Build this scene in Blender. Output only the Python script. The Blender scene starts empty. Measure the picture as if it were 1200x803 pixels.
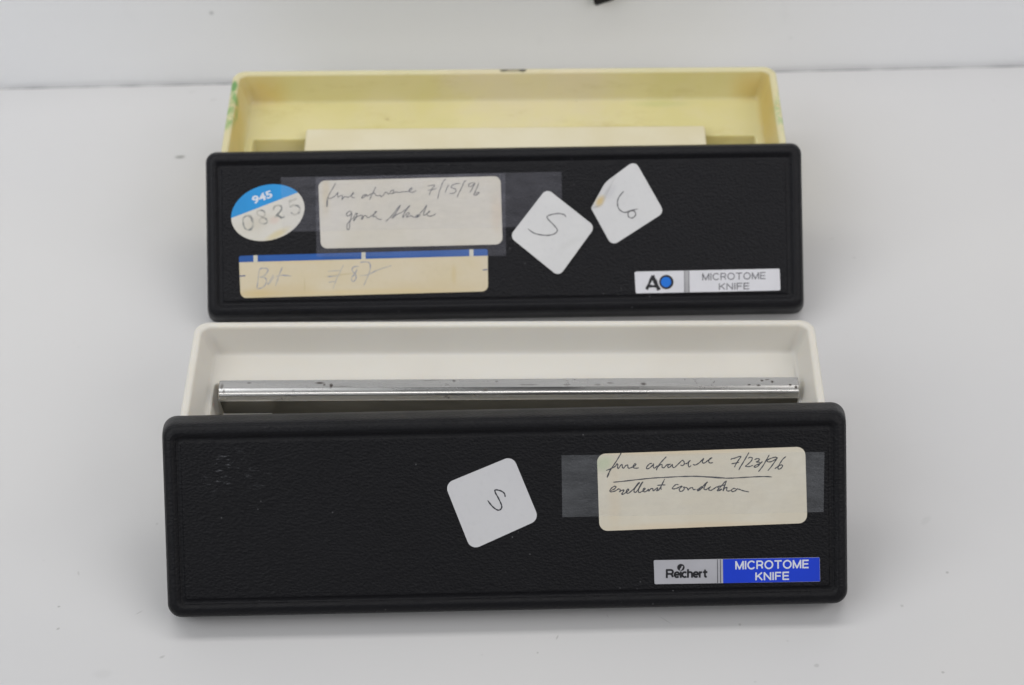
import bpy, math, random
from mathutils import Matrix, Vector
random.seed(7)
S = bpy.context.scene
COL = S.collection
MM = 0.001

# ------------------------------------------------------------ camera
F_PX, PITCH, ROLL = 2293.3, 0.8075, -0.0183      # focal length in pixels of a 1200 px wide frame
CAM = Vector((1.28, -368.8, 504.7))               # millimetres
cp, sp = math.cos(PITCH), math.sin(PITCH)
fwd = Vector((0, cp, -sp)); rgt = Vector((1, 0, 0)); up = rgt.cross(fwd)
R2 = rgt*math.cos(ROLL) + up*math.sin(ROLL); U2 = -rgt*math.sin(ROLL) + up*math.cos(ROLL)
cd = bpy.data.cameras.new('camera'); cam = bpy.data.objects.new('camera', cd); COL.objects.link(cam)
cm = Matrix((R2, U2, -fwd)).transposed().to_4x4(); cm.translation = CAM*MM
cam.matrix_world = cm
cd.sensor_width = 36; cd.lens = F_PX*36/1200; cd.clip_start = .01; cd.clip_end = 50
cd.dof.use_dof = True; cd.dof.focus_distance = .615; cd.dof.aperture_fstop = 13.5
S.camera = cam

# ------------------------------------------------------------ light
w = bpy.data.worlds.new('World'); S.world = w; w.use_nodes = True
# an even pale room with a darker patch low in front, where the unlit part of the room and the photographer are
_t = w.node_tree; _g = _t.nodes.new('ShaderNodeTexCoord'); _d = _t.nodes.new('ShaderNodeVectorMath'); _d.operation = 'DOT_PRODUCT'
_t.links.new(_g.outputs['Generated'], _d.inputs[0]); _d.inputs[1].default_value = (0, -.80, .60)
_r = _t.nodes.new('ShaderNodeMapRange'); _r.interpolation_type = 'SMOOTHSTEP'; _t.links.new(_d.outputs['Value'], _r.inputs['Value'])
for _k, _v in (('From Min', .84), ('From Max', .96), ('To Min', .22), ('To Max', .06)): _r.inputs[_k].default_value = _v
_t.nodes['Background'].inputs[0].default_value = (.95, .97, 1.0, 1)
_t.links.new(_r.outputs[0], _t.nodes['Background'].inputs[1])
def area(name, loc, target, sx, sy, power, col):
    l = bpy.data.lights.new(name, 'AREA'); l.shape = 'RECTANGLE'; l.size = sx; l.size_y = sy
    l.energy = power; l.color = col
    o = bpy.data.objects.new(name, l); COL.objects.link(o); o.location = loc
    o.rotation_euler = (Vector(target)-Vector(loc)).to_track_quat('-Z', 'Y').to_euler()
    return o
area('ceiling_lamp', (-.12, .2, .75), (-.12, .45, 0), 1.0, .2, 2.6, (1, .985, .965))
area('side_fill', (.75, -.32, .75), (.05, .42, 0), 1.0, .6, 4.5, (1, .975, .96))  # pair of fills added at the sides to brighten wall and inner tray walls
area('side_fill', (-.75, -.32, .75), (-.05, .42, 0), 1.0, .6, 4.5, (.96, .98, 1))
S.view_settings.view_transform = 'Standard'; S.view_settings.look = 'None'
S.view_settings.exposure = .07; S.view_settings.gamma = 1
S.render.engine = 'CYCLES'

# ------------------------------------------------------------ helpers
def lin(c):
    return tuple((x/255/12.92 if x/255 <= .04045 else ((x/255+.055)/1.055)**2.4) for x in c)+(1,)
class NT:
    """small helper over one material's node tree"""
    def __init__(s, name, rough=.5, spec=.5, metal=0):
        s.m = bpy.data.materials.new(name); s.m.use_nodes = True; s.t = s.m.node_tree
        s.b = s.t.nodes['Principled BSDF']; s.out = s.t.nodes['Material Output']
        s.b.inputs['Roughness'].default_value = rough; s.b.inputs['Specular IOR Level'].default_value = spec
        s.b.inputs['Metallic'].default_value = metal
        s.co = s.n('ShaderNodeTexCoord').outputs['Object']
    def n(s, k): return s.t.nodes.new(k)
    def l(s, a, b):
        if isinstance(a, (int, float)): b.default_value = a
        elif isinstance(a, tuple): b.default_value = a
        else: s.t.links.new(a, b)
    def mapping(s, scale=(1, 1, 1), rot=(0, 0, 0), loc=(0, 0, 0)):
        n = s.n('ShaderNodeMapping'); s.l(s.co, n.inputs[0]); n.inputs['Scale'].default_value = scale
        n.inputs['Rotation'].default_value = rot; n.inputs['Location'].default_value = loc
        return n.outputs[0]
    def noise(s, scale, detail=3, vec=None, rough=.5):
        n = s.n('ShaderNodeTexNoise'); s.l(vec if vec is not None else s.co, n.inputs['Vector'])
        n.inputs['Scale'].default_value = scale; n.inputs['Detail'].default_value = detail
        n.inputs['Roughness'].default_value = rough; return n.outputs['Fac']
    def voro(s, scale, vec=None, feature='F1'):
        n = s.n('ShaderNodeTexVoronoi'); n.feature = feature; s.l(vec if vec is not None else s.co, n.inputs['Vector'])
        n.inputs['Scale'].default_value = scale; return n.outputs['Distance']
    def ramp(s, x, a, b, va=0., vb=1.):
        n = s.n('ShaderNodeMapRange'); s.l(x, n.inputs['Value']); n.interpolation_type = 'SMOOTHSTEP'
        for k, v in (('From Min', a), ('From Max', b), ('To Min', va), ('To Max', vb)): n.inputs[k].default_value = v
        return n.outputs[0]
    def math(s, op, a, b=0.):
        n = s.n('ShaderNodeMath'); n.operation = op; s.l(a, n.inputs[0]); s.l(b, n.inputs[1]); return n.outputs[0]
    def mix(s, f, a, b):
        n = s.n('ShaderNodeMix'); n.data_type = 'RGBA'; s.l(f, n.inputs[0]); s.l(a, n.inputs[6]); s.l(b, n.inputs[7]); return n.outputs[2]
    def blob(s, c, r, ang=0, soft=.5, warp=0):
        """1 inside an ellipse (millimetres, object space x-y-z), 0 outside"""
        v = s.n('ShaderNodeVectorMath'); v.operation = 'SUBTRACT'; s.l(s.co, v.inputs[0]); v.inputs[1].default_value = tuple(x*MM for x in c)
        m = s.n('ShaderNodeMapping'); m.vector_type = 'POINT'
        vr = s.n('ShaderNodeVectorRotate'); vr.rotation_type = 'Z_AXIS'; s.l(v.outputs[0], vr.inputs['Vector']); vr.inputs['Angle'].default_value = -ang
        s.l(vr.outputs[0], m.inputs[0]); m.inputs['Scale'].default_value = tuple(1/(x*MM) for x in r)
        le = s.n('ShaderNodeVectorMath'); le.operation = 'LENGTH'; s.l(m.outputs[0], le.inputs[0])
        x = le.outputs['Value']
        if warp: x = s.math('ADD', x, s.math('MULTIPLY', s.math('SUBTRACT', s.noise(1100/ max(r[0], r[1])*1.2, 4, rough=.65), .5), warp))
        return s.ramp(x, 1-soft, 1, 1, 0)
    def bump(s, h, strength, dist):
        n = s.n('ShaderNodeBump'); n.inputs['Strength'].default_value = strength; n.inputs['Distance'].default_value = dist*MM
        s.l(h, n.inputs['Height']); s.l(n.outputs[0], s.b.inputs['Normal'])
    def color(s, c): s.l(c, s.b.inputs['Base Color'])
    def rough(s, c): s.l(c, s.b.inputs['Roughness'])

def mesh(name, V, Fc, mat, parent=None, smooth=True, loc=None):
    """one mesh object; V in millimetres in the parent's frame"""
    me = bpy.data.meshes.new(name); me.from_pydata([tuple(x*MM for x in v) for v in V], [], Fc); me.update()
    o = bpy.data.objects.new(name, me); COL.objects.link(o)
    if mat: me.materials.append(mat)
    if smooth: me.polygons.foreach_set('use_smooth', [True]*len(me.polygons))
    o.parent = parent
    return o
def tag(o, label=None, cat=None, group=None, kind=None):
    for k, v in (('label', label), ('category', cat), ('group', group), ('kind', kind)):
        if v: o[k] = v
    return o
def rrect(cx, cy, a, b, r, z, seg=8):
    P = []
    r = max(r, .05)
    for k, (sx, sy) in enumerate(((1, 1), (-1, 1), (-1, -1), (1, -1))):
        for i in range(seg+1):
            t = math.pi/2*(k+i/seg)
            P.append((cx+sx*(a-r)+r*math.cos(t), cy+sy*(b-r)+r*math.sin(t), z))
    return P
def loft(rings, cap0=False, cap1=True):
    V = []; Fc = []; n = len(rings[0])
    for r in rings: V += r
    for k in range(len(rings)-1):
        for i in range(n):
            j = (i+1) % n; Fc.append((k*n+i, k*n+j, (k+1)*n+j, (k+1)*n+i))
    if cap1: Fc.append(tuple((len(rings)-1)*n+i for i in range(n)))
    if cap0: Fc.append(tuple(reversed(range(n))))
    return V, Fc
def frame(name, x, y, yaw, tilt=0, z=0):
    o = bpy.data.objects.new(name, None); COL.objects.link(o); o.empty_display_size = .02
    M = Matrix.Translation(Vector((x, y, z))) @ Matrix.Rotation(yaw, 4, 'Z') @ Matrix.Rotation(tilt, 4, 'X')
    MW = M.copy(); MW.translation = M.translation*MM
    o.matrix_world = MW; o['_'] = 0; del o['_']
    return o, M
def pick(M, u, v, k):
    """measured photo position (u, v) -> where it lies on the plane z = k of the frame M, in mm"""
    d = fwd*F_PX + R2*(u-600) - U2*(v-401.5)
    I = M.inverted(); o = I @ CAM; dd = I.to_3x3() @ d
    t = (k-o.z)/dd.z
    return (o.x+dd.x*t, o.y+dd.y*t)
def round_poly(P, r, seg=6):
    out = []; n = len(P); R = r if isinstance(r, (list, tuple)) else [r]*n
    for i in range(n):
        a = Vector(P[i-1]); b = Vector(P[i]); c = Vector(P[(i+1) % n])
        d1 = (a-b).normalized(); d2 = (c-b).normalized(); ang = d1.angle(d2); rr = R[i]
        if rr <= 0: out.append(tuple(b)); continue
        tl = rr/math.tan(ang/2); p1 = b+d1*tl; p2 = b+d2*tl
        cen = b+(d1+d2).normalized()*(rr/math.sin(ang/2))
        a1 = p1-cen; a2 = p2-cen; tot = a1.angle_signed(a2)
        for k in range(seg+1):
            th = -tot*k/seg; out.append((cen.x+a1.x*math.cos(th)-a1.y*math.sin(th), cen.y+a1.x*math.sin(th)+a1.y*math.cos(th)))
    return out
def sheet(name, poly, z0, z1, mat, parent, lift=None):
    """thin sheet with a top, sides; poly in the parent's plane"""
    n = len(poly); A = sum(poly[i][0]*poly[(i+1) % n][1]-poly[(i+1) % n][0]*poly[i][1] for i in range(n))
    if A < 0: poly = poly[::-1]
    V = [(p[0], p[1], z0) for p in poly]+[(p[0], p[1], z1) for p in poly]
    Fc = [tuple(range(n, 2*n))]+[(i, (i+1) % n, n+(i+1) % n, n+i) for i in range(n)]
    o = mesh(name, V, Fc, mat, parent, smooth=False)
    return o
def catmull(P, m=7):
    if len(P) < 3: return [tuple(P[0]), tuple(P[-1])]
    Q = [P[0]]+list(P)+[P[-1]]; out = []
    for i in range(1, len(Q)-2):
        p0, p1, p2, p3 = Q[i-1:i+3]
        for k in range(m):
            t = k/m
            out.append(tuple(.5*((2*p1[j])+(-p0[j]+p2[j])*t+(2*p0[j]-5*p1[j]+4*p2[j]-p3[j])*t*t+(-p0[j]+3*p1[j]-3*p2[j]+p3[j])*t**3) for j in (0, 1)))
    out.append(tuple(P[-1])); return out
def strokes(name, lines, conv, M, k, width, mat, parent, taper=True, even=False):
    """pen strokes as one flat ink mesh: lines in zoom pixels, conv maps to photo pixels, width in mm"""
    V = []; Fc = []
    for li, L in enumerate(lines):
        wd = width
        if isinstance(L, tuple): L, wd = L[0], width*L[1]
        P = [Vector(pick(M, *conv(*p), k)) for p in catmull(L)]
        Q = [P[0]]
        for p in P[1:]:
            if (p-Q[-1]).length > 1e-3: Q.append(p)
        if len(Q) < 2: continue
        b = len(V)
        for i, p in enumerate(Q):
            d = (Q[min(i+1, len(Q)-1)]-Q[max(i-1, 0)]).normalized(); nrm = Vector((-d.y, d.x))
            e = min(i, len(Q)-1-i)
            ww = wd*.5*(1 if even else 1+.18*math.sin(i*.9+li*2.1))
            if taper and e < 3: ww *= .55+.15*e
            z = k+.002*(li % 5)
            V += [(p.x+nrm.x*ww, p.y+nrm.y*ww, z), (p.x-nrm.x*ww, p.y-nrm.y*ww, z)]
        for i in range(len(Q)-1): Fc.append((b+2*i, b+2*i+1, b+2*i+3, b+2*i+2))
    return mesh(name, V, Fc, mat, parent, smooth=False)
def lettering(name, items, M, k, mat, parent, bold=.0):
    """printed words as one mesh; items = (text, quad of photo pixels tl tr br bl)"""
    V = []; Fc = []
    for text, q in items:
        c = bpy.data.curves.new('t', 'FONT'); c.body = text; c.size = 1; c.offset = bold; c.resolution_u = 4
        o = bpy.data.objects.new('t', c); COL.objects.link(o)
        me = bpy.data.meshes.new_from_object(o.evaluated_get(bpy.context.evaluated_depsgraph_get()))
        xs = [v.co.x for v in me.vertices]; ys = [v.co.y for v in me.vertices]
        x0, x1, y0, y1 = min(xs), max(xs), min(ys), max(ys); b = len(V)
        for v in me.vertices:
            a = (v.co.x-x0)/(x1-x0); t = 1-(v.co.y-y0)/(y1-y0)
            px = [(1-t)*((1-a)*q[0][i]+a*q[1][i])+t*((1-a)*q[3][i]+a*q[2][i]) for i in (0, 1)]
            V.append(pick(M, px[0], px[1], k)+(k,))
        Fc += [tuple(b+i for i in p.vertices) for p in me.polygons]
        bpy.data.objects.remove(o); bpy.data.curves.remove(c); bpy.data.meshes.remove(me)
    return mesh(name, V, Fc, mat, parent, smooth=False)
def Z(ox, oy, s): return lambda x, y: (ox+x/s, oy+y/s)
ID = lambda x, y: (x, y)

def arcpts(cx, cy, rx, ry, a0, a1, n=12):
    return [(cx+rx*math.cos(math.radians(a0+(a1-a0)*i/n)), cy-ry*math.sin(math.radians(a0+(a1-a0)*i/n))) for i in range(n+1)]
GL = {  # simple grotesque letters, x to the right, y down, cap height 1
 'M': (.86, [[(0, 1), (0, 0)], [(0, 0), (.43, 1)], [(.43, 1), (.86, 0)], [(.86, 0), (.86, 1)]]), 'I': (0, [[(0, 0), (0, 1)]]),
 'C': (.8, [arcpts(.43, .5, .43, .52, 38, 322, 16)]), 'O': (.9, [arcpts(.45, .5, .45, .52, 0, 360, 20)]),
 'R': (.68, [[(0, 1), (0, 0)], [(0, 0), (.42, 0)], arcpts(.42, .27, .24, .27, 90, -90, 8), [(.42, .54), (0, .54)], [(.4, .54), (.56, .66), (.60, .8), (.66, 1)]]),
 'T': (.74, [[(0, 0), (.74, 0)], [(.37, 0), (.37, 1)]]), 'E': (.62, [[(0, 0), (0, 1)], [(0, 0), (.62, 0)], [(0, .49), (.57, .49)], [(0, 1), (.62, 1)]]),
 'K': (.68, [[(0, 0), (0, 1)], [(0, .64), (.64, 0)], [(.25, .42), (.68, 1)]]), 'N': (.72, [[(0, 1), (0, 0)], [(0, 0), (.72, 1)], [(.72, 1), (.72, 0)]]),
 'F': (.58, [[(0, 0), (0, 1)], [(0, 0), (.58, 0)], [(0, .5), (.52, .5)]]),
 'e': (.50, [[(.02, .66), (.48, .66)], arcpts(.25, .66, .25, .34, 0, 318, 16)]), 'i': (0, [[(0, .32), (0, 1)]]), 'c': (.44, [arcpts(.25, .66, .25, .34, 45, 315, 14)]),
 'h': (.44, [[(0, 0), (0, 1)], [(0, .55), (.06, .38), (.22, .32), (.38, .38), (.44, .55)], [(.44, .52), (.44, 1)]]), 'r': (.26, [[(0, .32), (0, 1)], [(0, .6), (.06, .4), (.26, .33)]]),
 't': (.34, [[(.14, .08), (.14, .8)], [(.14, .78), (.18, .97), (.34, .98)], [(0, .34), (.32, .34)]])}
def sans(name, items, M, k, width, mat, parent, gap=.3):
    """items = (text, quad of photo pixels tl tr br bl)"""
    L = []
    for text, q in items:
        x = 0; pl = []
        for ch in text:
            wd, segs = GL[ch]; pl += [[(x+a, b) for a, b in g] for g in segs]; x += wd+gap
        tot = x-gap
        for g in pl:
            o = []
            for a, t in g:
                a /= tot; o.append(tuple((1-t)*((1-a)*q[0][i]+a*q[1][i])+t*((1-a)*q[3][i]+a*q[2][i]) for i in (0, 1)))
            if len(o) == 2:   # run straight strokes out to a full end
                (x0, y0), (x1, y1) = o; d = math.hypot(x1-x0, y1-y0); e = width*3.3*.42/d
                o = [(x0-(x1-x0)*e, y0-(y1-y0)*e), (x1+(x1-x0)*e, y1+(y1-y0)*e)]
            L.append(o)
    return strokes(name, L, lambda a, b: (a, b), M, k, width, mat, parent, taper=False, even=True)

# ------------------------------------------------------------ table and wall
WALL_Y, WALL_YAW = 265.8, .0062
TABLE_M = Matrix.Identity(4)
def tpos(u, v): return pick(TABLE_M, u, v, 0)
m = NT('white_laminate', .38, .45)
base = m.mix(m.ramp(m.noise(5, 3), .35, .65), (.590, .588, .594, 1), (.612, .607, .606, 1))
base = m.mix(m.ramp(m.noise(40, 5, rough=.7), .50, .80, 0, .10), base, (.60, .60, .60, 1))
fine = m.ramp(m.voro(95, m.mapping((1, 1.3, 1))), .035, .075, .28, 0)
fine = m.math('MULTIPLY', fine, m.ramp(m.noise(17, 2), .56, .70))
base = m.mix(fine, base, (.34, .33, .32, 1))
spots = [(211, 184, 3.4, 1.7, .1, 1.0), (1110, 671, .9, .8, 0, .6), (1057, 710, 1.0, .9, 0, .4), (957, 780, 1.4, 1.2, 0, .4), (1105, 788, .9, .7, 0, .6), (867, 732, .8, .8, 0, .5),
         (69, 711, .8, .6, 0, .7), (68, 737, 1.0, .7, .5, .6), (190, 770, 1.6, .8, .5, .45), (225, 108, 2.6, .6, .3, .3), (250, 117, 2.6, .6, .3, .35), (1001, 302, 1.3, .6, -.3, .3), (975, 280, 2.0, .6, .5, .2),
         (163, 718, 2.2, .4, .6, .35), (653, 747, .5, 1.6, -.4, .5), (630, 765, .6, .6, 0, .5), (712, 722, .3, 1.2, .5, .3), (780, 727, 4.5, .3, -.7, .35), (92, 672, .6, 1.5, .3, .3), (184, 614, .8, .8, 0, .3), (120, 790, 5, 3, 0, .10), (1085, 610, 4, 2, .8, .12)]
for (u, v, ra, rb, an, k) in spots:
    x, y = tpos(u, v); bl = m.blob((x, y, 0), (ra*.8, rb*.8, 9), an, .7, .6)
    base = m.mix(m.math('MULTIPLY', bl, k*.62), base, (.13, .13, .12, 1))
m.color(base); m.bump(m.noise(260, 3), .05, .3)
m.rough(m.ramp(m.noise(9, 3), .3, .7, .34, .46)); M_TABLE = m.m
m = NT('painted_wall', .30, .5)
b = m.mix(m.ramp(m.noise(4, 3), .35, .65), (.84, .85, .87, 1), (.87, .875, .89, 1))
b = m.mix(m.ramp(m.noise(30, 5, m.mapping((1, 1, .35)), .7), .58, .85, 0, .16), b, (.5, .5, .5, 1))
spk = m.math('MULTIPLY', m.ramp(m.voro(60), .03, .08, .5, 0), m.ramp(m.noise(14, 2), .5, .62))
b = m.mix(spk, b, (.33, .33, .34, 1))
m.color(b); m.bump(m.noise(120, 3), .08, .3); M_WALL = m.m
m = NT('joint_grime', .8); m.color(m.mix(m.ramp(m.noise(60, 4), .35, .7), (.30, .30, .31, 1), (.50, .50, .50, 1))); M_JOINT = m.m

def box(name, x0, x1, y0, y1, z0, z1, mat, parent=None, bev=0):
    V = [(x, y, z) for z in (z0, z1) for y in (y0, y1) for x in (x0, x1)]
    Fc = [(0, 2, 3, 1), (4, 5, 7, 6), (0, 1, 5, 4), (2, 6, 7, 3), (0, 4, 6, 2), (1, 3, 7, 5)]
    o = mesh(name, V, Fc, mat, parent, smooth=False)
    if bev:
        b = o.modifiers.new('bevel', 'BEVEL'); b.width = bev*MM; b.segments = 3; b.harden_normals = False
    return o
# the table's rear edge and the wall follow the wall's slight turn
wc, ws = math.cos(WALL_YAW), math.sin(WALL_YAW)
def wl(x, d, z): return (x*wc-d*ws, WALL_Y+x*ws+d*wc, z)
V = [(-900, -800, 0), (900, -800, 0), wl(900, -2.0, 0), wl(-900, -2.0, 0), (-900, -800, -30), (900, -800, -30), wl(900, -2.0, -30), wl(-900, -2.0, -30)]
tag(mesh('table_top', V, [(0, 1, 2, 3), (7, 6, 5, 4), (0, 4, 5, 1), (1, 5, 6, 2), (2, 6, 7, 3), (3, 7, 4, 0)], M_TABLE, smooth=False), kind='structure')
V = [wl(x, d, z) for z in (-30, 300) for (x, d) in ((-900, 0), (900, 0), (900, 40), (-900, 40))]
tag(mesh('wall', V, [(0, 1, 5, 4), (1, 2, 6, 5), (2, 3, 7, 6), (3, 0, 4, 7), (4, 5, 6, 7), (3, 2, 1, 0)], M_WALL, smooth=False), kind='structure')
V = [wl(x, d, -.7) for (x, d) in ((-900, -1.95), (900, -1.95), (900, -.05), (-900, -.05))]
tag(mesh('wall_joint', V, [(0, 1, 2, 3)], M_JOINT, smooth=False), kind='structure')

# ------------------------------------------------------------ plastics
PAN = 11.15
def black_plastic(name, scuffs=(), tint=(.0065, .0065, .0085, 1), dusty=.02):
    m = NT(name, .42, .19)
    g = m.voro(1250, m.mapping((.8, 1.12, 1)), 'F1'); g2 = m.noise(1700, 4, m.mapping((.8, 1.25, 1)), .7)
    h = m.math('ADD', g, m.math('MULTIPLY', g2, .9))
    mr = m.n('ShaderNodeSeparateXYZ'); m.l(m.co, mr.inputs[0])
    mk = m.ramp(m.math('ABSOLUTE', m.math('SUBTRACT', mr.outputs[2], PAN*MM)), .00005, .0002, 1, .55)
    m.bump(m.math('MULTIPLY', h, mk), 1.0, .2)
    b = m.mix(m.ramp(m.noise(60, 4, rough=.7), .4, .8, 0, .25), tint, tuple(c*1.7 for c in tint[:3])+(1,))
    dust = m.math('MULTIPLY', m.ramp(m.voro(330), .04, .10, 1, 0), m.ramp(m.noise(50, 2), .56, .66))
    b = m.mix(m.math('MULTIPLY', dust, .22), b, (.4, .4, .42, 1))
    for (c, r, an, k) in scuffs:
        s = m.math('MULTIPLY', m.blob((c[0], c[1], 11), (r[0], r[1], 20), an, .8), m.ramp(m.noise(700, 4, m.mapping((.35, 1.8, 1), (0, 0, an+.9)), .8), .56, .66))
        b = m.mix(m.math('MULTIPLY', s, k), b, (.32, .33, .36, 1))
    m.color(b); m.rough(m.ramp(m.noise(90, 4), .3, .7, .41, .47)); return m.m
def paper(name, col, col2, stains=(), rough=.6, wr=(120, .12, .25)):
    m = NT(name, rough, .3)
    b = m.mix(m.ramp(m.noise(45, 4, rough=.6), .35, .7), col, col2)
    b = m.mix(m.ramp(m.noise(600, 3), .5, .8, 0, .12), b, tuple(c*.7 for c in col[:3])+(1,))
    for (c, r, an, sc, k) in stains:
        b = m.mix(m.math('MULTIPLY', m.blob((c[0], c[1], 11), (r[0], r[1], 20), an, .8, .5), k), b, sc)
    m.color(b); m.bump(m.noise(wr[0], 4), wr[1], wr[2]); return m.m
def plain(name, col, rough=.5, var=.12, spec=.4):
    m = NT(name, rough, spec); m.color(m.mix(m.ramp(m.noise(120, 3), .3, .7), col, tuple(c*(1-var) for c in col[:3])+(1,))); return m.m
INK = plain('ballpoint_ink', (.035, .035, .045, 1), .5)
PENCIL = plain('pencil_graphite', (.13, .13, .14, 1), .5, .3)
PENCIL2 = NT('faded_pencil', .6, .2); PENCIL2.color(PENCIL2.mix(PENCIL2.ramp(PENCIL2.noise(500, 3), .35, .65), (.24, .26, .36, 1), (.48, .45, .40, 1))); PENCIL2 = PENCIL2.m
def blotchy(name, a, b):
    m = NT(name, .7, .2); m.color(m.mix(m.ramp(m.noise(420, 3, rough=.6), .36, .62), a, b)); return m.m
STAMP = blotchy('faded_stamp_ink', (.20, .21, .21, 1), (.50, .48, .43, 1))
PRINT_BLACK = plain('black_print', (.012, .012, .016, 1))
PRINT_GREY = plain('worn_grey_print', (.15, .15, .17, 1), .5, .4)
PRINT_WHITE = plain('white_print', (.66, .69, .76, 1), .4, .05)
def tape(name, amt, col):
    m = NT(name, .32, .6); m.color(col)
    tr = m.n('ShaderNodeBsdfTransparent'); mx = m.n('ShaderNodeMixShader')
    f = m.ramp(m.noise(90, 4, m.mapping((1, 3, 1)), .7), .3, .7, amt*.75, amt*1.3)
    m.l(f, mx.inputs[0]); m.l(tr.outputs[0], mx.inputs[1]); m.l(m.b.outputs[0], mx.inputs[2]); m.l(mx.outputs[0], m.out.inputs[0])
    m.bump(m.noise(350, 3, m.mapping((1, 2.5, 1))), .25, .1); return m.m

# ------------------------------------------------------------ lids
def make_lid(x, y, yaw, tilt, H, mat, label, cat, W=212., rk=1.):
    root, M = frame('knife_box_lid', x, y, yaw, tilt); tag(root, label, cat, 'black lids leaning on their boxes')
    a, b, cy = W/2, H/2, H/2
    prof = [(2.6, .0, 4), (0.25, .0, 6), (0, .35, 6.2), (.35, 3, 6.2), (1.0, 7.6, 6.0), (1.3, 9.3, 5.8), (1.7, 10.5, 5.5), (2.3, 11.35, 5.0), (3.2, 11.85, 4.2), (4.2, 12.05, 3.2), (4.55, 12.0, 2.9), (5.0, 11.75, 2.5), (5.45, 11.2, 2.1), (5.9, 10.82, 1.9), (6.4, 10.72, 1.6), (6.95, 10.92, 1.3), (7.35, PAN-.03, 1.1), (7.5, PAN, 1.0), (8.0, PAN, .9)]
    rings = [rrect(0, cy, a-2.8, b-2.8, 3, 8.6)]+[rrect(0, cy, a-i, b-i, max(r*rk, .8), z) for i, z, r in prof]
    V, Fc = loft(rings, cap0=True)
    mesh('shell', V, Fc, mat, root)
    return root, M
def quad(M, P, k): return [pick(M, u, v, k) for u, v in P]

lidA_mat = black_plastic('black_grained_plastic', [])
L1, M1 = make_lid(-1.5, -2.0, .0035, .8374, 63.3, None, 'long black textured lid in front, one tilted white square sticker and cream note on it', 'box lid', 214.0, .74)
sc1 = [(pick(M1, 262, 552, PAN), (11, 6.5), .9, .3), (pick(M1, 300, 560, PAN), (6, 5), .4, .18)]
L1.children[0].data.materials.append(black_plastic('black_grained_plastic_scuffed', sc1, (.005, .005, .0065, 1)))
Y2 = 126.26
L2, M2 = make_lid(-.75, Y2, -.004, .7482, 61.7, lidA_mat, 'long black lid at the back with five paper labels and two white square stickers', 'box lid', 215.1, .62)

# front lid stickers ------------------------------------------------
P1 = PAN
st = sheet('square_sticker', round_poly(quad(M1, [(521, 567), (601, 534), (632, 609), (552, 645)], P1), 2.7), P1+.02, P1+.14,
           paper('white_sticker_paper', (.555, .555, .575, 1), (.575, .575, .59, 1)), L1)
z4 = Z(510, 530, 6.692)
strokes('handwritten_letter', [[(549, 352), (543, 325), (520, 306), (490, 297), (470, 297), (472, 318), (490, 350), (512, 395), (522, 425), (516, 445), (495, 455), (465, 440), (435, 410), (411, 378)]], z4, M1, P1+.17, .42, INK, st)
TAPE = tape('matte_clear_tape', .085, (.66, .69, .74, 1))
TAPE2 = tape('glossy_clear_tape', .06, (.70, .70, .82, 1))
c = pick(M1, 708, 543, P1); c2 = pick(M1, 822, 604, P1)
lab = sheet('note_label', round_poly(quad(M1, [(699.5, 532), (943.5, 523.5), (946, 613), (702.5, 622.5)], P1), 2.6), P1+.02, P1+.14,
            paper('cream_note_paper', (.60, .555, .455, 1), (.635, .60, .51, 1),
                  [((c[0], c[1]), (4.5, 3.5), .3, (.42, .50, .32, 1), .6), ((pick(M1, 720, 580, P1)), (3, 14), 0, (.62, .50, .34, 1), .3), ((pick(M1, 822, 618, P1)), (40, 2.6), 0, (.62, .50, .34, 1), .5), ((pick(M1, 800, 528, P1)), (45, 2.0), 0, (.62, .50, .34, 1), .5)]), L1)
za = Z(700, 525, 8); zb = Z(800, 525, 8)
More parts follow.
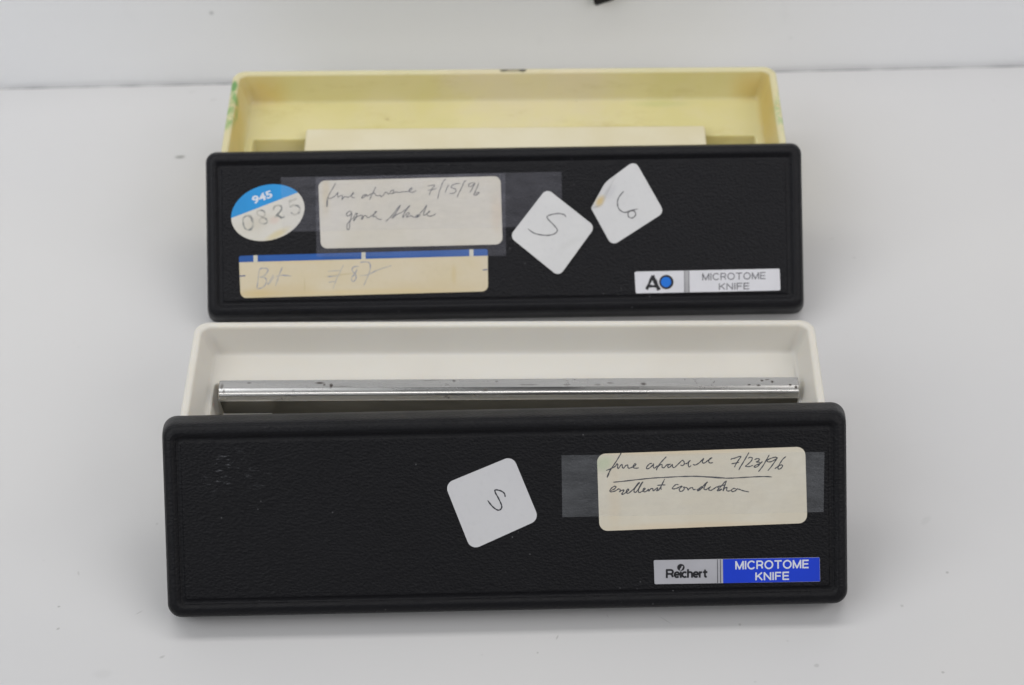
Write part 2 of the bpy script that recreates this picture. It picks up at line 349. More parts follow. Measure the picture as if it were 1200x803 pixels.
strokes('handwriting', [
    [(225, 45), (205, 80), (175, 130), (130, 195), (105, 240), (92, 272), (100, 262), (118, 205)],
    [(82, 212), (120, 198), (165, 175), (185, 150), (192, 158), (190, 188), (200, 190), (222, 160), (232, 158), (236, 185), (248, 188), (268, 165), (285, 162), (288, 185), (300, 190), (330, 180), (355, 165), (362, 152), (350, 150), (336, 172), (345, 188), (370, 190), (388, 187)],
    [(515, 145), (490, 150), (462, 180), (466, 196), (490, 188), (520, 160), (528, 150), (524, 180), (540, 188), (565, 165)],
    [(648, 82), (620, 110), (585, 150), (560, 190), (553, 212)], [(560, 188), (590, 158), (606, 158), (608, 182), (625, 185), (650, 160), (668, 152)],
    [(690, 152), (668, 158), (660, 178), (672, 185), (695, 165), (704, 155), (705, 178), (722, 186)],
    [(722, 186), (760, 150), (795, 118), (810, 125), (815, 150), (800, 165), (778, 160)],
    [(815, 150), (840, 145), (862, 125), (872, 118), (860, 130), (852, 160), (862, 178), (880, 165)],
    [(895, 155), (920, 160), (955, 140), (985, 110), (998, 100), (985, 125), (990, 142), (1010, 138), (1040, 115), (1070, 95), (1075, 92), (1050, 105), (1044, 130), (1060, 142), (1085, 136)],
    [(148, 322), (250, 312), (400, 295), (520, 283), (640, 276), (800, 268), (900, 266), (1050, 272), (1195, 280)],
    [(128, 400), (160, 385), (175, 365), (160, 360), (130, 380), (118, 405), (130, 412), (165, 405), (200, 385), (215, 395), (205, 415)],
    [(205, 415), (225, 400), (250, 395), (240, 415), (228, 435), (250, 430), (285, 405), (295, 388), (280, 390), (272, 415), (290, 425), (330, 395), (385, 340), (395, 325), (375, 340), (345, 395), (352, 418), (375, 400), (420, 330), (428, 318), (405, 345), (385, 400), (392, 418), (412, 412)],
    [(412, 412), (440, 395), (448, 380), (435, 380), (428, 400), (440, 412), (462, 405), (480, 388), (482, 405), (500, 385), (518, 380), (525, 402), (560, 375), (565, 385), (555, 400), (575, 395), (605, 345), (632, 290)], [(600, 345), (596, 375), (600, 392)], [(560, 352), (600, 348), (640, 347)],
    [(762, 345), (735, 345), (705, 375), (712, 385), (745, 378), (780, 362), (795, 360), (770, 385), (772, 405), (795, 405), (815, 385), (808, 368), (830, 372), (845, 378), (850, 395), (865, 380), (890, 372), (900, 390), (925, 388)]],
    za, M1, P1+.17, .34, INK, lab)
strokes('handwriting', [
    [(0, 270), (100, 266), (200, 270), (300, 279), (420, 284), (540, 279), (680, 271), (780, 269), (838, 273)],
    [(450, 112), (462, 102), (490, 95), (535, 80), (545, 85), (520, 120), (500, 150), (485, 182)], [(455, 150), (490, 143), (530, 134)],
    [(622, 42), (600, 80), (565, 140), (540, 180), (525, 210)],
    [(612, 98), (635, 88), (652, 95), (645, 120), (615, 150), (590, 172), (625, 175), (660, 162)],
    [(672, 112), (700, 100), (720, 108), (705, 125), (690, 132), (722, 135), (725, 150), (700, 175), (672, 182), (680, 165), (730, 145), (748, 125)],
    [(812, 65), (790, 105), (755, 165), (725, 205), (708, 225)],
    [(890, 92), (860, 88), (800, 110), (795, 128), (825, 130), (870, 108), (888, 92), (870, 120), (835, 170), (798, 215)],
    [(970, 80), (940, 105), (910, 150), (892, 190), (910, 198), (932, 180), (935, 162), (915, 162), (885, 180), (862, 196)],
    [(130, 395), (150, 385), (175, 365), (190, 370), (165, 385), (140, 402), (160, 395), (200, 350), (232, 318), (215, 345), (200, 380), (215, 392), (245, 375), (262, 365), (250, 372), (245, 392), (265, 398), (290, 385), (325, 365), (345, 395), (362, 380)],
    [(412, 308), (390, 325), (360, 360), (330, 392), (325, 402), (350, 398), (370, 385)], [(322, 365), (360, 355), (405, 345)], [(412, 308), (395, 350), (378, 402), (395, 378), (415, 370), (412, 395), (425, 405), (450, 400)],
    [(500, 385), (478, 380), (455, 398), (470, 410), (495, 400), (512, 385), (535, 390), (570, 402), (622, 413)]],
    zb, M1, P1+.17, .34, INK, lab)
t = sheet('clear_tape', quad(M1, [(658, 533.5), (966, 529.5), (965, 600), (659, 606)], P1), P1+.22, P1+.26, TAPE, L1)
# blue and silver name plate
pl = sheet('name_plate', round_poly(quad(M1, [(766, 656.5), (960.5, 653), (961, 681.5), (767, 684.5)], P1), .35), P1+.02, P1+.3,
           plain('brushed_silver_foil', (.42, .42, .455, 1), .35, .08, .6), L1)
sheet('blue_panel', quad(M1, [(847, 655.2), (960.2, 653.2), (960.7, 681.2), (847.3, 683.2)], P1), P1+.31, P1+.33, plain('blue_print', (.012, .05, .58, 1), .35, .06), pl)
for x in (840.6, 844):
    sheet('divider_line', quad(M1, [(x-.55, 655.4), (x+.55, 655.4), (x+.85, 683), (x-.25, 683)], P1), P1+.31, P1+.33, PRINT_GREY, pl)
sans('printed_words', [('MICROTOME', [(862.5, 658.3), (947, 656.8), (947, 665.2), (862.5, 666.8)]), ('KNIFE', [(886, 671.6), (924, 670.8), (924, 678.9), (886, 679.6)])], M1, P1+.35, .46, PRINT_WHITE, pl)
z6 = Z(765, 650, 14.118)
q = lambda a: [z6(*p) for p in a]
sans('printed_name', [('Reichert', q([(232, 256), (895, 250), (893, 368), (232, 376)]))], M1, P1+.35, .60, PRINT_BLACK, pl, .17)
def disc(name, cu, cv, ru, rv, conv, M, k, h, mat, parent, n=40, a0=0, a1=2*math.pi):
    P = [pick(M, *conv(cu+ru*math.cos(a0+(a1-a0)*i/n), cv-rv*math.sin(a0+(a1-a0)*i/n)), k) for i in range(n)]
    return sheet(name, P, k, k+h, mat, parent)
disc('printed_emblem', 465, 213, 62, 58, z6, M1, P1+.352, .01, PRINT_BLACK, pl)
strokes('emblem_highlight', [[(492, 190), (478, 225), (450, 262)]], z6, M1, P1+.38, .45, plain('foil_gap', (.42, .42, .455, 1), .35), pl)

# back lid stickers -------------------------------------------------
P2 = PAN
WHITE2 = lambda nm, stn=(): paper(nm, (.60, .60, .61, 1), (.635, .635, .64, 1), stn, wr=(75, .55, .8))
s1 = sheet('square_sticker', round_poly(quad(M2, [(640.5, 221), (697.5, 266), (655, 324.5), (597, 277.5)], P2), 2.3), P2+.32, P2+.44, WHITE2('white_sticker_creased', [((pick(M2, 668, 285, P2)), (7, 2), .5, (.55, .55, .55, 1), .4)]), L2)
z8 = Z(590, 185, 5.54)
strokes('handwritten_letter', [[(405, 385), (395, 370), (360, 362), (315, 368), (285, 380), (290, 400), (325, 435), (348, 465), (340, 488), (305, 502), (255, 502), (200, 490), (160, 462)]], z8, M2, P2+.47, .38, PENCIL, s1)
s2 = sheet('square_sticker', round_poly(quad(M2, [(744, 188), (778.5, 249), (717, 288.5), (692.5, 244), (709, 214)], P2), [2.3, 2.3, 2.3, 1.2, 8]), P2+.02, P2+.16,
           WHITE2('white_sticker_stained', [((pick(M2, 703, 236, P2)), (3.2, 2.0), .9, (.66, .50, .22, 1), .85), ((pick(M2, 715, 225, P2)), (5, 2.2), .9, (.5, .5, .52, 1), .5)]), L2)
# lifted, creased corner of the peeling sticker
_a, _b, _c, _d = quad(M2, [(693.5, 243.5), (709, 215), (722, 206), (706, 240)], P2)
_m = [( _b[0]*.5+_d[0]*.5, _b[1]*.5+_d[1]*.5)]
mesh('folded_corner', [(_a[0], _a[1], P2+1.1), (_b[0], _b[1], P2+.9), (_c[0], _c[1], P2+.18), (_d[0], _d[1], P2+.18), (_m[0][0], _m[0][1], P2+.75)], [(0, 4, 1), (1, 4, 2), (2, 4, 3), (3, 4, 0)], s2.data.materials[0], s2, smooth=False)
strokes('handwritten_letter', [[(780, 218), (765, 235), (745, 265), (740, 300), (752, 335), (785, 355), (820, 345), (850, 348), (858, 370), (840, 390), (815, 385), (808, 362), (825, 345), (872, 332)]], z8, M2, P2+.19, .38, PENCIL, s2)
lab = sheet('note_label', round_poly(quad(M2, [(373, 212), (586.5, 206.5), (589, 286.5), (376, 291.5)], P2), 2.4), P2+.02, P2+.14,
            paper('cream_note_paper_pale', (.59, .555, .475, 1), (.62, .59, .53, 1), [((pick(M2, 382, 225, P2)), (2, 12), 0, (.55, .45, .28, 1), .4), ((pick(M2, 582, 250, P2)), (3, 10), 0, (.60, .50, .38, 1), .5)]), L2)
zc = Z(375, 205, 10); zd = Z(470, 205, 10)
strokes('handwriting', [
    [(185, 95), (160, 140), (125, 200), (95, 260), (82, 300), (78, 370), (85, 360), (92, 290)],
    [(88, 275), (120, 275), (165, 255), (195, 225), (212, 205), (205, 235), (212, 262), (232, 250), (262, 245), (258, 290), (270, 275), (290, 255), (330, 262), (370, 240), (395, 215), (385, 210), (368, 240), (380, 265), (410, 268)],
    [(540, 232), (510, 240), (488, 268), (500, 272), (535, 245), (545, 230), (548, 250), (575, 240)],
    [(655, 140), (630, 190), (600, 250), (580, 298)], [(568, 240), (600, 225), (640, 215), (655, 240), (680, 245), (708, 240), (715, 258), (745, 235), (765, 205), (790, 212), (800, 225), (820, 215), (835, 185), (862, 182), (858, 215), (835, 222), (870, 210), (890, 200), (915, 205), (945, 205), (975, 198), (1010, 198), (1050, 190), (1080, 160), (1070, 152), (1045, 180), (1055, 200), (1085, 205), (1130, 185)],
    [(370, 432), (335, 430), (310, 460), (325, 485), (355, 465), (372, 440), (365, 500), (350, 560), (345, 620), (330, 645), (315, 620), (325, 570), (370, 520)],
    [(370, 520), (395, 500), (415, 460), (435, 450), (425, 490), (400, 520), (395, 540), (430, 495), (460, 480), (500, 475), (485, 515), (495, 520), (520, 480), (545, 480), (550, 500), (590, 490), (660, 438), (650, 430), (630, 465), (625, 495), (650, 485), (665, 510), (700, 522), (725, 520)],
    [(770, 545), (790, 530), (850, 470), (910, 390), (942, 355), (920, 400), (880, 460), (845, 510), (860, 500), (900, 465), (960, 440)], [(960, 440), (1010, 400), (1052, 358), (1030, 390), (980, 460), (970, 500), (990, 480), (1030, 440)],
    [(1030, 440), (1050, 450), (1020, 480), (1015, 495), (1050, 485), (1070, 475), (1085, 492), (1125, 495), (1160, 480), (1140, 470), (1122, 490), (1135, 500), (1180, 470)]],
    zc, M2, P2+.17, .30, PENCIL, lab)
strokes('handwriting', [
    [(310, 130), (350, 125), (392, 122), (365, 160), (340, 205), (332, 240)], [(312, 180), (360, 175), (415, 160)],
    [(528, 50), (495, 75), (470, 140), (445, 210), (428, 285)],
    [(560, 115), (540, 150), (515, 215)], [(690, 100), (640, 105), (598, 125), (590, 150), (635, 165), (642, 190), (615, 218), (570, 215)],
    [(765, 68), (740, 80), (715, 140), (680, 210), (655, 265)],
    [(850, 90), (800, 105), (790, 130), (825, 135), (865, 95), (840, 150), (805, 208)],
    [(912, 90), (895, 140), (860, 215), (855, 235), (885, 235), (915, 210), (900, 205), (870, 225)],
    [(180, 495), (215, 460), (270, 400), (300, 355), (285, 400), (262, 460), (275, 475), (310, 450), (335, 430), (325, 430), (305, 465), (330, 485), (370, 478), (410, 455)]],
    zd, M2, P2+.17, .30, PENCIL, lab)
sheet('clear_tape', quad(M2, [(329, 208), (658, 201.5), (659, 265), (331, 272)], P2), P2+.22, P2+.26, TAPE2, L2)
sheet('clear_tape', quad(M2, [(370, 208), (592, 203), (593, 300), (371, 301)], P2), P2+.28, P2+.31, TAPE2, L2)
# blue topped paper strip
zs = Z(270, 285, 3.871)
stp = sheet('strip_label', round_poly([pick(M2, *p, P2) for p in [(280, 300), (571.5, 292), (572, 341.5), (282, 349.5)]], [.8, .8, 2.2, 2.2]), P2+.02, P2+.14,
            paper('yellowed_strip_paper', (.60, .52, .36, 1), (.62, .55, .42, 1), [((pick(M2, 330, 341, P2)), (18, 4), 0, (.56, .45, .26, 1), .5), ((pick(M2, 500, 337, P2)), (26, 4), 0, (.58, .48, .30, 1), .4), ((pick(M2, 345, 306, P2)), (20, 1.5), 0, (.60, .47, .26, 1), .4), ((pick(M2, 300, 345, P2)), (12, 2.5), 0, (.58, .45, .22, 1), .6), ((pick(M2, 430, 343, P2)), (45, 2), 0, (.60, .48, .25, 1), .5), ((pick(M2, 532, 322, P2)), (1.5, 5), 0, (.55, .43, .2, 1), .4), ((pick(M2, 400, 322, P2)), (8, .5), .1, (.5, .42, .25, 1), .6), ((pick(M2, 357, 334, P2)), (.4, 4), 0, (.5, .42, .25, 1), .6)]), L2)
sheet('blue_band', round_poly([pick(M2, *p, P2) for p in [(280, 300), (571.5, 292), (571.6, 299.8), (280.3, 307.5)]], [.8, .8, 0, 0]), P2+.15, P2+.16, plain('blue_band_print', (.015, .095, .36, 1), .5, .15), stp)
for (x, y) in ((299.5, 0), (426, 0), (552.5, 0)):
    v = 300-(x-280)*8/291.5
    sheet('white_tick', [pick(M2, *p, P2) for p in [(x-2.4, v-.1), (x+2.4, v-.2), (x+2.4, v+7.9), (x-2.4, v+8)]], P2+.165, P2+.175, plain('paper_gap', (.62, .60, .52, 1), .6), stp)
for _e in ([(40, 150), (68, 148)], [(1145, 122), (1166, 120)]): strokes('edge_tick', [_e], zs, M2, P2+.16, .35, plain('blue_tick', (.03, .07, .22, 1)), stp, taper=False)
ze = Z(280, 295, 6.667)
strokes('handwriting', [
    [(140, 285), (150, 220), (162, 140), (205, 130), (228, 145), (200, 185), (165, 200), (205, 205), (215, 240), (185, 280), (140, 290)],
    [(270, 180), (245, 225), (225, 255), (245, 240), (275, 195)], [(340, 120), (315, 180), (285, 270)], [(290, 195), (340, 185), (410, 190)],
    [(695, 155), (745, 150), (800, 148)], [(690, 195), (740, 192), (790, 185)], [(700, 240), (745, 232)], [(815, 105), (790, 160), (760, 220), (735, 290)],
    [(940, 115), (895, 120), (885, 150), (910, 175), (915, 210), (890, 235), (880, 205), (905, 175), (925, 135)],
    [(945, 85), (1000, 80), (1025, 100), (1020, 160), (975, 265)], [(945, 188), (1010, 180), (1080, 145), (1190, 110)]],
    ze, M2, P2+.17, .34, PENCIL2, stp)
# oval inventory sticker
zo = Z(260, 200, 8.03)
def ellipse_pts(n=56, a0=0, a1=2*math.pi):
    cx, cy, ra, rb, th = 433, 396, 352, 258, math.radians(17)
    out = []
    for i in range(n+1 if a1-a0 < 6.2 else n):
        a = a0+(a1-a0)*i/n; x, y = ra*math.cos(a), rb*math.sin(a)
        out.append((cx+x*math.cos(th)+y*math.sin(th), cy+x*math.sin(-th)+y*math.cos(th)))
    return out
ov = sheet('oval_sticker', [pick(M2, *zo(*p), P2) for p in ellipse_pts()], P2+.02, P2+.14,
           paper('oval_paper', (.60, .575, .51, 1), (.63, .61, .57, 1), [((pick(M2, 325, 275, P2)), (7, 2), .5, (.60, .50, .24, 1), .6), ((pick(M2, 300, 262, P2)), (9, 4), .3, (.52, .47, .38, 1), .4), ((pick(M2, 322, 258, P2)), (3, 2), .5, (.62, .48, .42, 1), .5)]), L2)
# blue upper part of the oval: everything above the slanting line (95,450)-(715,215)
top = []
for (x, y) in ellipse_pts(160):
    if y < 447+(x-95)*(215-447)/620: top.append((x, y))
# order along the arc
i0 = max(range(len(top)), key=lambda i: (Vector(top[i])-Vector(top[i-1])).length); top = top[i0:]+top[:i0]
sheet('blue_field', [pick(M2, *zo(*p), P2) for p in top], P2+.15, P2+.16, plain('cyan_print', (.018, .28, .66, 1), .5, .1), ov)
lettering('printed_number', [('945', [zo(*p) for p in [(275, 247), (458, 183), (482, 250), (300, 320)]])], M2, P2+.18, PRINT_WHITE, ov, .03)
strokes('stamped_number', [
    ([(235, 425), (205, 445), (200, 490), (215, 540), (245, 560)], 1.0), ([(235, 425), (268, 432), (290, 475), (292, 520), (270, 552), (245, 560)], 1.7),
    ([(395, 378), (350, 375), (330, 395), (345, 420), (390, 440), (425, 465), (420, 495), (380, 500), (352, 480), (362, 455), (395, 435), (405, 400), (390, 378)], 1.1),
    ([(485, 378), (490, 345), (520, 328), (555, 335), (562, 365), (535, 400), (495, 440)], 1.2), ([(495, 440), (530, 425), (560, 442), (592, 432)], 1.5),
    ([(630, 290), (665, 280), (705, 265)], 1.5), ([(632, 290), (640, 345)], .9), ([(640, 345), (675, 325), (718, 335), (735, 365), (720, 400), (680, 412), (650, 395)], 1.4)],
    zo, M2, P2+.17, .50, STAMP, ov)
# white name plate
pl = sheet('name_plate', round_poly(quad(M2, [(743.5, 318.5), (913.5, 315), (914.5, 340.5), (745, 344)], P2), .6), P2+.02, P2+.3,
           plain('white_plate', (.66, .66, .70, 1), .35, .05), L2)
sheet('divider_strip', quad(M2, [(801.5, 317.5), (807.5, 317.4), (808, 342.5), (802, 342.6)], P2), P2+.31, P2+.325, plain('grey_divider', (.40, .40, .42, 1), .4), pl)
for x in (801.8, 807.2):
    sheet('divider_line', quad(M2, [(x-.4, 317.7), (x+.4, 317.7), (x+.7, 342.5), (x-.1, 342.5)], P2), P2+.33, P2+.34, PRINT_GREY, pl)
zg = Z(740, 310, 13.33)
strokes('printed_initial', [([(235, 392), (290, 270), (330, 172)], 1), ([(330, 172), (375, 280), (432, 400)], 1.35), ([(270, 340), (330, 340), (420, 342)], 1)], zg, M2, P2+.33, .95, PRINT_BLACK, pl, taper=False)
disc('printed_initial', 545, 275, 112, 112, zg, M2, P2+.345, .01, PRINT_BLACK, pl)
disc('blue_dot', 540, 275, 80, 80, zg, M2, P2+.36, .01, plain('bright_blue_print', (.01, .17, .68, 1), .4), pl)
sans('printed_words', [('MICROTOME', [(823.5, 321), (896.5, 319.5), (896.5, 326.6), (823.5, 328.2)]), ('KNIFE', [(843, 332.7), (877.5, 331.9), (877.5, 338.6), (843, 339.3)])], M2, P2+.33, .36, PRINT_GREY, pl)

# ------------------------------------------------------------ trays
def sss(m, w_):
    b_ = m.b.inputs; b_['Subsurface Weight'].default_value = w_; b_['Subsurface Radius'].default_value = (1, .85, .6); b_['Subsurface Scale'].default_value = .004
def make_tray(x, y, yaw, h, T, tw, floor, ch, mat, label, name='knife_box_tray'):
    root, M = frame(name, x, y, yaw); tag(root, label, 'box tray', 'open box trays')
    a, b = tw/2, T/2; cy = b
    R = lambda i, z, r: rrect(0, cy, a-i, b-i, r, z)
    cx0, cx1, cy0, cy1, cz = ch
    C = lambda g, z: rrect((cx0+cx1)/2, (cy0+cy1)/2, (cx1-cx0)/2+g, (cy1-cy0)/2+g, 1.0+g, z)
    rings = [R(3.2, 0, 3.5), R(2.2, .3, 4.2), R(1.7, 1.4, 4.6), R(.5, h-3, 5.0), R(.25, h-1.0, 5.0), R(.45, h-.35, 4.9), R(.9, h-.05, 4.6), R(1.5, h, 4.2), R(2.3, h-.05, 3.6), R(2.8, h-.35, 3.2), R(3.05, h-1.0, 3.0),
             R(5.7, floor+1.4, 2.6), R(6.1, floor+.5, 2.4), R(6.7, floor+.05, 2.0), R(7.2, floor, 1.8), C(.5, floor), C(.15, floor-.12), C(0, floor-.5), C(-.2, cz+.6), C(-.6, cz)]
    V, Fc = loft(rings, cap0=True)
    mesh('body', V, Fc, mat, root)
    return root, M
HT = 36.05
# front tray: warm white plastic
m = NT('white_plastic', .40, .45)
b = m.mix(m.ramp(m.noise(25, 3), .35, .7), (.63, .605, .55, 1), (.655, .635, .585, 1))
b = m.mix(m.ramp(m.noise(150, 5, m.mapping((1, 1, 3)), .7), .6, .85, 0, .25), b, (.55, .52, .46, 1))
m.color(b); m.bump(m.noise(200, 3), .06, .2); sss(m, .45); M_WHITE = m.m
y1 = HT/math.tan(.8374)-1.6
TR1, MT1 = make_tray(-2.47, y1, -.0201, HT, 59.4, 208, 26.0, (-96.2, 96.6, 6, 40, 9), M_WHITE, 'open off-white plastic tray in front with a steel knife lying in it')
# back tray: yellowed plastic
yb = Y2+1.43+HT/math.tan(.7482)
MTB = Matrix.Translation(Vector((-.73, yb, 0))) @ Matrix.Rotation(-.0151, 4, 'Z')
m = NT('yellowed_plastic', .42, .45)
b = m.mix(m.ramp(m.noise(22, 3), .35, .7), (.59, .535, .245, 1), (.64, .58, .31, 1))
for (c, r, k, an) in [((-101, 30, 22), (4.5, 45, 30), .8, 0), ((100, 35, 22), (4.5, 45, 30), .85, 0), ((-94, 55, 27), (16, 7, 14), .7, 0), ((95, 55, 27), (12, 6, 14), .6, 0), ((60, 57, 25), (50, 3, 4), .2, 0)]:
    b = m.mix(m.math('MULTIPLY', m.blob(c, r, an, .9, .3), k), b, (.56, .40, .10, 1))
rimmask = m.ramp(m.n('ShaderNodeSeparateXYZ').outputs[2], (HT-1.2)*MM, (HT-.5)*MM)
sx = [n for n in m.t.nodes if n.type == 'SEPXYZ'][0]; m.l(m.co, sx.inputs[0])
b = m.mix(m.math('MULTIPLY', rimmask, .75), b, (.60, .565, .38, 1))
b = m.mix(m.ramp(m.noise(14, 5, rough=.65), .48, .70, 0, .6), b, (.62, .55, .40, 1))
b = m.mix(m.ramp(m.noise(70, 5, m.mapping((.6, 1, 2)), .7), .52, .76, 0, .38), b, (.44, .36, .13, 1))
gr = m.math('MULTIPLY', m.blob((-103, 37, 34), (3.2, 17, 6), .0, .4, .5), m.ramp(m.noise(230, 3, rough=.6), .34, .62))
b = m.mix(m.math('MULTIPLY', gr, .85), b, (.12, .33, .09, 1))
gr = m.math('MULTIPLY', m.blob((-102.5, 49, 34), (1.6, 4.5, 6), .0, .5, .4), .8)
b = m.mix(gr, b, (.06, .26, .06, 1))
gr = m.math('MULTIPLY', m.blob((103, 31, 34), (2.6, 15, 6), .0, .5, .5), m.ramp(m.noise(330, 4, rough=.75), .42, .6))
b = m.mix(m.math('MULTIPLY', gr, .6), b, (.22, .42, .18, 1))
ux = pick(MTB, 600, 85, HT)[0]; uy = 57.1
for (dx, rr, k) in ((0, 5.6, .55), (-3.2, 1.8, .7), (4.0, 2.0, .9)):
    b = m.mix(m.math('MULTIPLY', m.blob((ux+dx, uy, HT), (rr, 1.1, 3), .0, .4, .6), k), b, (.05, .045, .03, 1))
gs = m.math('MULTIPLY', m.blob((60, 50, 24), (16, 3, 4), 0, .8, .6), .35); b = m.mix(gs, b, (.42, .46, .2, 1))
px, py = pick(MTB, 454, 143, 23.5)
b = m.mix(m.math('MULTIPLY', m.blob((px, py, 23.5), (1.4, 1.2, 3), 0, .7, .4), .5), b, (.30, .20, .08, 1))
b = m.mix(m.math('MULTIPLY', m.ramp(m.voro(150), .04, .09, 1, 0), m.ramp(m.noise(30, 2), .54, .62, 0, .35)), b, (.25, .2, .1, 1))
m.color(b); m.bump(m.noise(200, 3), .06, .2); sss(m, .5)
cA = pick(MTB, 297, 162, 24.8); cB = pick(MTB, 885, 160, 24.8)
TR2, MT2 = make_tray(-.73, yb, -.0151, HT, 58.7, 208, 24.8, (cA[0], cB[0], 6, (cA[1]+cB[1])/2, 19), m.m, 'open yellowed plastic tray at the back with green stained rim')

# ivory insert lying in the channel of the back tray
m = NT('ivory_plastic', .5, .4)
b = m.mix(m.ramp(m.noise(40, 4, rough=.6), .35, .7), (.64, .58, .40, 1), (.67, .62, .46, 1)); m.color(b); m.bump(m.noise(150, 3), .1, .2)
ZI = 28.3
a0 = pick(MTB, 359, 150.5, ZI); a1 = pick(MTB, 826, 147.5, ZI)
ins, MI = frame('insert_block', *(MTB @ Vector(((a0[0]+a1[0])/2, 0, 19.02)))[:2], -.0151, 0, 19.02)
tag(ins, 'pale ivory insert block lying in the channel of the yellowed tray', 'insert')
hw = (a1[0]-a0[0])/2; yt = (a0[1]+a1[1])/2; yt0 = cA[1]
rings = []
hh = ZI-19.02
# body narrow enough for the channel, cap resting over its rear edge
def ringbox(x, ya, yb_, z, r): return rrect(0, (ya+yb_)/2, x, (yb_-ya)/2, r, z)
ye = (cA[1]+cB[1])/2-.5
V, Fc = loft([ringbox(hw-.6, 8, ye, 0, .6), ringbox(hw-.3, 8, ye, 5.9, .6), ringbox(hw, 7.5, max(yt, ye), 5.95, .8), ringbox(hw, 7.5, max(yt, ye), hh-.7, .8), ringbox(hw-.2, 7.7, max(yt, ye)-.2, hh-.2, .8), ringbox(hw-.7, 8.2, max(yt, ye)-.7, hh, .8)], cap0=True)
mesh('block', V, Fc, m.m, ins)

# ------------------------------------------------------------ knife
ZK = 31.0
kl = pick(TABLE_M, 257.5, 445.3, ZK); kr = pick(TABLE_M, 935, 441.4, ZK)
klen = math.hypot(kr[0]-kl[0], kr[1]-kl[1]); kyaw = math.atan2(kr[1]-kl[1], kr[0]-kl[0])
kn, MK = frame('microtome_knife', kl[0], kl[1], kyaw, 0, 9.3)
tag(kn, 'polished steel knife bar with rust specks lying in the off-white tray', 'knife')
kh = ZK-9.3
m = NT('polished_steel', .26, .5, 1)
b = m.mix(m.ramp(m.noise(300, 3, m.mapping((.05, 1, 1))), .3, .7), (.52, .515, .50, 1), (.60, .59, .575, 1))
rm = m.math('MULTIPLY', m.ramp(m.noise(520, 5, rough=.85), .60, .66), m.ramp(m.noise(40, 2), .50, .60))
for (u, v, ra, rb, k) in [(375, 449, 2.2, .7, 1), (388, 452, .9, 1.5, 1), (380, 451, .7, .8, .8), (292, 449, 1.0, .5, .7), (262, 458, .6, 1.2, .7), (715, 449, 1.8, .5, .6), (893, 446, .8, .6, 1), (532, 446.5, .8, .5, 1), (536, 467, 2.5, .8, .8), (569, 456, 1.5, 1.0, .8), (582, 447, .8, .5, .6), (754, 450, 1.4, .9, .9), (700, 451, 1.6, .6, .5), (664, 451, 1.6, .6, .5), (878, 451, .7, .5, 1), (889, 451.5, 1.0, .5, 1), (899, 445, 1.2, .4, 1), (905, 447.5, .7, .9, 1), (926, 451, .8, .6, 1), (933, 453, .8, .6, 1), (260, 453, .8, 1.6, .8), (620, 451, 5, .6, .3), (505, 446, 4, .5, .4), (345, 467, 1, .5, .8), (398, 453, 6, .5, .5)]:
    x, y = pick(MK, u, v, kh)
    bb = m.math('MULTIPLY', m.blob((x, y, kh), (ra, rb, 6), 0, .8, .9), k); rm = m.math('MAXIMUM', rm, bb)
b = m.mix(rm, b, (.045, .035, .03, 1)); m.color(b)
m.l(m.ramp(rm, 0, 1, 1, .1), m.b.inputs['Metallic']); m.rough(m.ramp(m.noise(240, 3, m.mapping((.1, 1, 1))), .3, .7, .20, .32))
STEEL = m.m
m = NT('ground_steel', .38, .5, 1)
b = m.mix(m.ramp(m.noise(50, 4, m.mapping((.4, 1, 1)), .7), .35, .7), (.09, .086, .072, 1), (.13, .125, .108, 1))
b = m.mix(m.ramp(m.noise(200, 4, rough=.7), .6, .75, 0, .5), b, (.16, .09, .05, 1)); m.color(b); GROUND = m.m
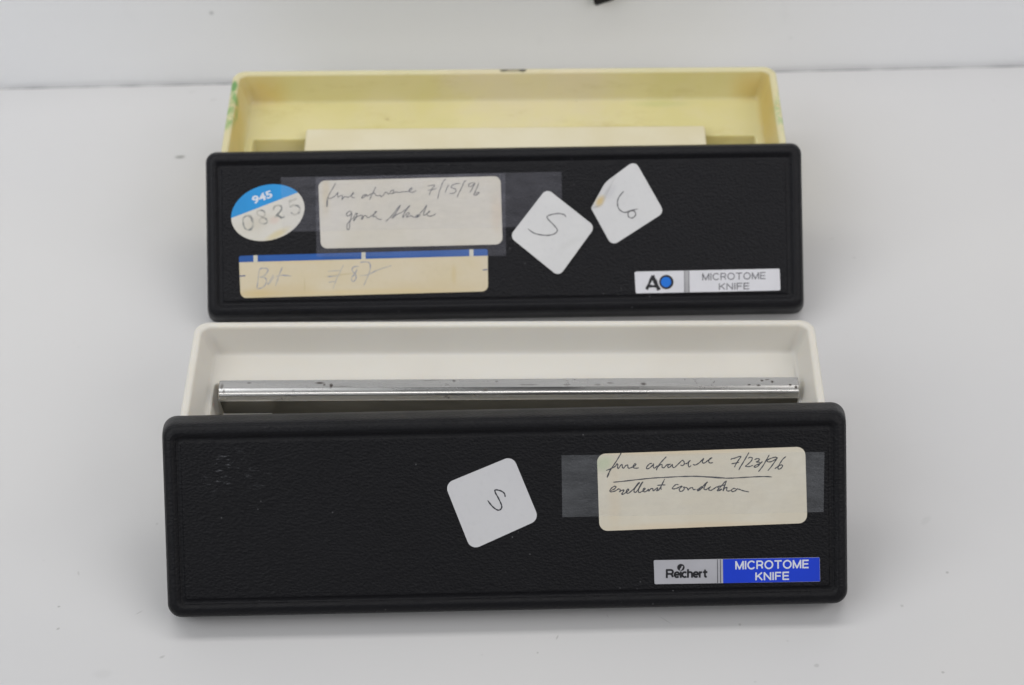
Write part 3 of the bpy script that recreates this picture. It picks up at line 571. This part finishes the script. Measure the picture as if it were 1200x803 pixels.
def extrude(name, prof, x0, x1, mat, parent, endround=.25):
    n = len(prof); V = []
    for x, k in ((x0, .25), (x0+endround, 0), (x1-endround, 0), (x1, .25)):
        cyy = sum(p[0] for p in prof)/n; czz = sum(p[1] for p in prof)/n
        for (yy, zz) in prof:
            d = Vector((cyy-yy, czz-zz)).normalized()*k; V.append((x, yy+d.x, zz+d.y))
    Fc = [(k*n+i, k*n+(i+1) % n, (k+1)*n+(i+1) % n, (k+1)*n+i) for k in range(3) for i in range(n)]+[tuple(range(n)), tuple(reversed(range(3*n, 4*n)))]
    o = mesh(name, V, Fc, mat, parent)
    o.data.set_sharp_from_angle(angle=math.radians(11))
    return o
arc = [(-5.1-1.3*math.sin(a), kh-1.9+1.3*math.cos(a)) for a in [math.radians(x) for x in range(4, 66, 4)]]
back = [(-.25, kh-2.0), (-.05, kh-.3), (-.25, kh-.05), (-.5, kh), (-3.9, kh), (-4.0, kh-.09), (-4.85, kh-.66)]+arc+[(-6.32, kh-1.45), (-6.75, kh-2.5), (-6.72, kh-2.65), (-6.45, kh-2.8), (-6.4, kh-3.6), (-.8, kh-3.6)]
extrude('spine', back, 0, klen, STEEL, kn)
fy = -6.5
blade = [(-.5, kh-3.65), (fy, kh-3.65), (fy+1.2, kh-8), (fy+2.6, kh-13), (fy+3.6, 0), (-1.2, 0)]
extrude('ground_blade', blade, .4, klen-.4, GROUND, kn)
# little pale block added to stand for the reflected patch at the knife's left end
la = pick(MT1, 262, 480, 19.0); lb = pick(MT1, 320, 480, 19.0)
box('pale_patch_block', la[0], lb[0], 14, la[1]+1.6, 8.8, 19.0, M_WHITE, TR1, .5)

# ------------------------------------------------------------ black object at the wall's top edge of the view
def wpick(u, v):
    d = fwd*F_PX + R2*(u-600) - U2*(v-401.5); n = Vector((-ws, wc, 0)); p0 = Vector((0, WALL_Y, 0))
    t = (p0-CAM).dot(n)/d.dot(n); return CAM+d*t
p = wpick(708, -3.5)
cl = frame('wall_clip', p.x, p.y-1.2, WALL_YAW, 0, p.z)
tag(cl[0], 'small black plastic clip on the wall above the boxes, only its tip in view', 'clip')
prof = [(-4.2, -.6), (-3.4, -1.8), (-.5, -.6), (3.5, .8), (6, 3), (6, 9), (-4, 9), (-4.6, 2)]
P = round_poly(prof, .8); n = len(P)
V = [(x, -2.2, z) for x, z in P]+[(x, 1.1, z) for x, z in P]
mesh('clip_body', V, [tuple(range(n)), tuple(reversed(range(n, 2*n)))]+[(i, n+i, n+(i+1) % n, (i+1) % n) for i in range(n)], plain('clip_black', (.012, .012, .016, 1), .4), cl[0], smooth=False)
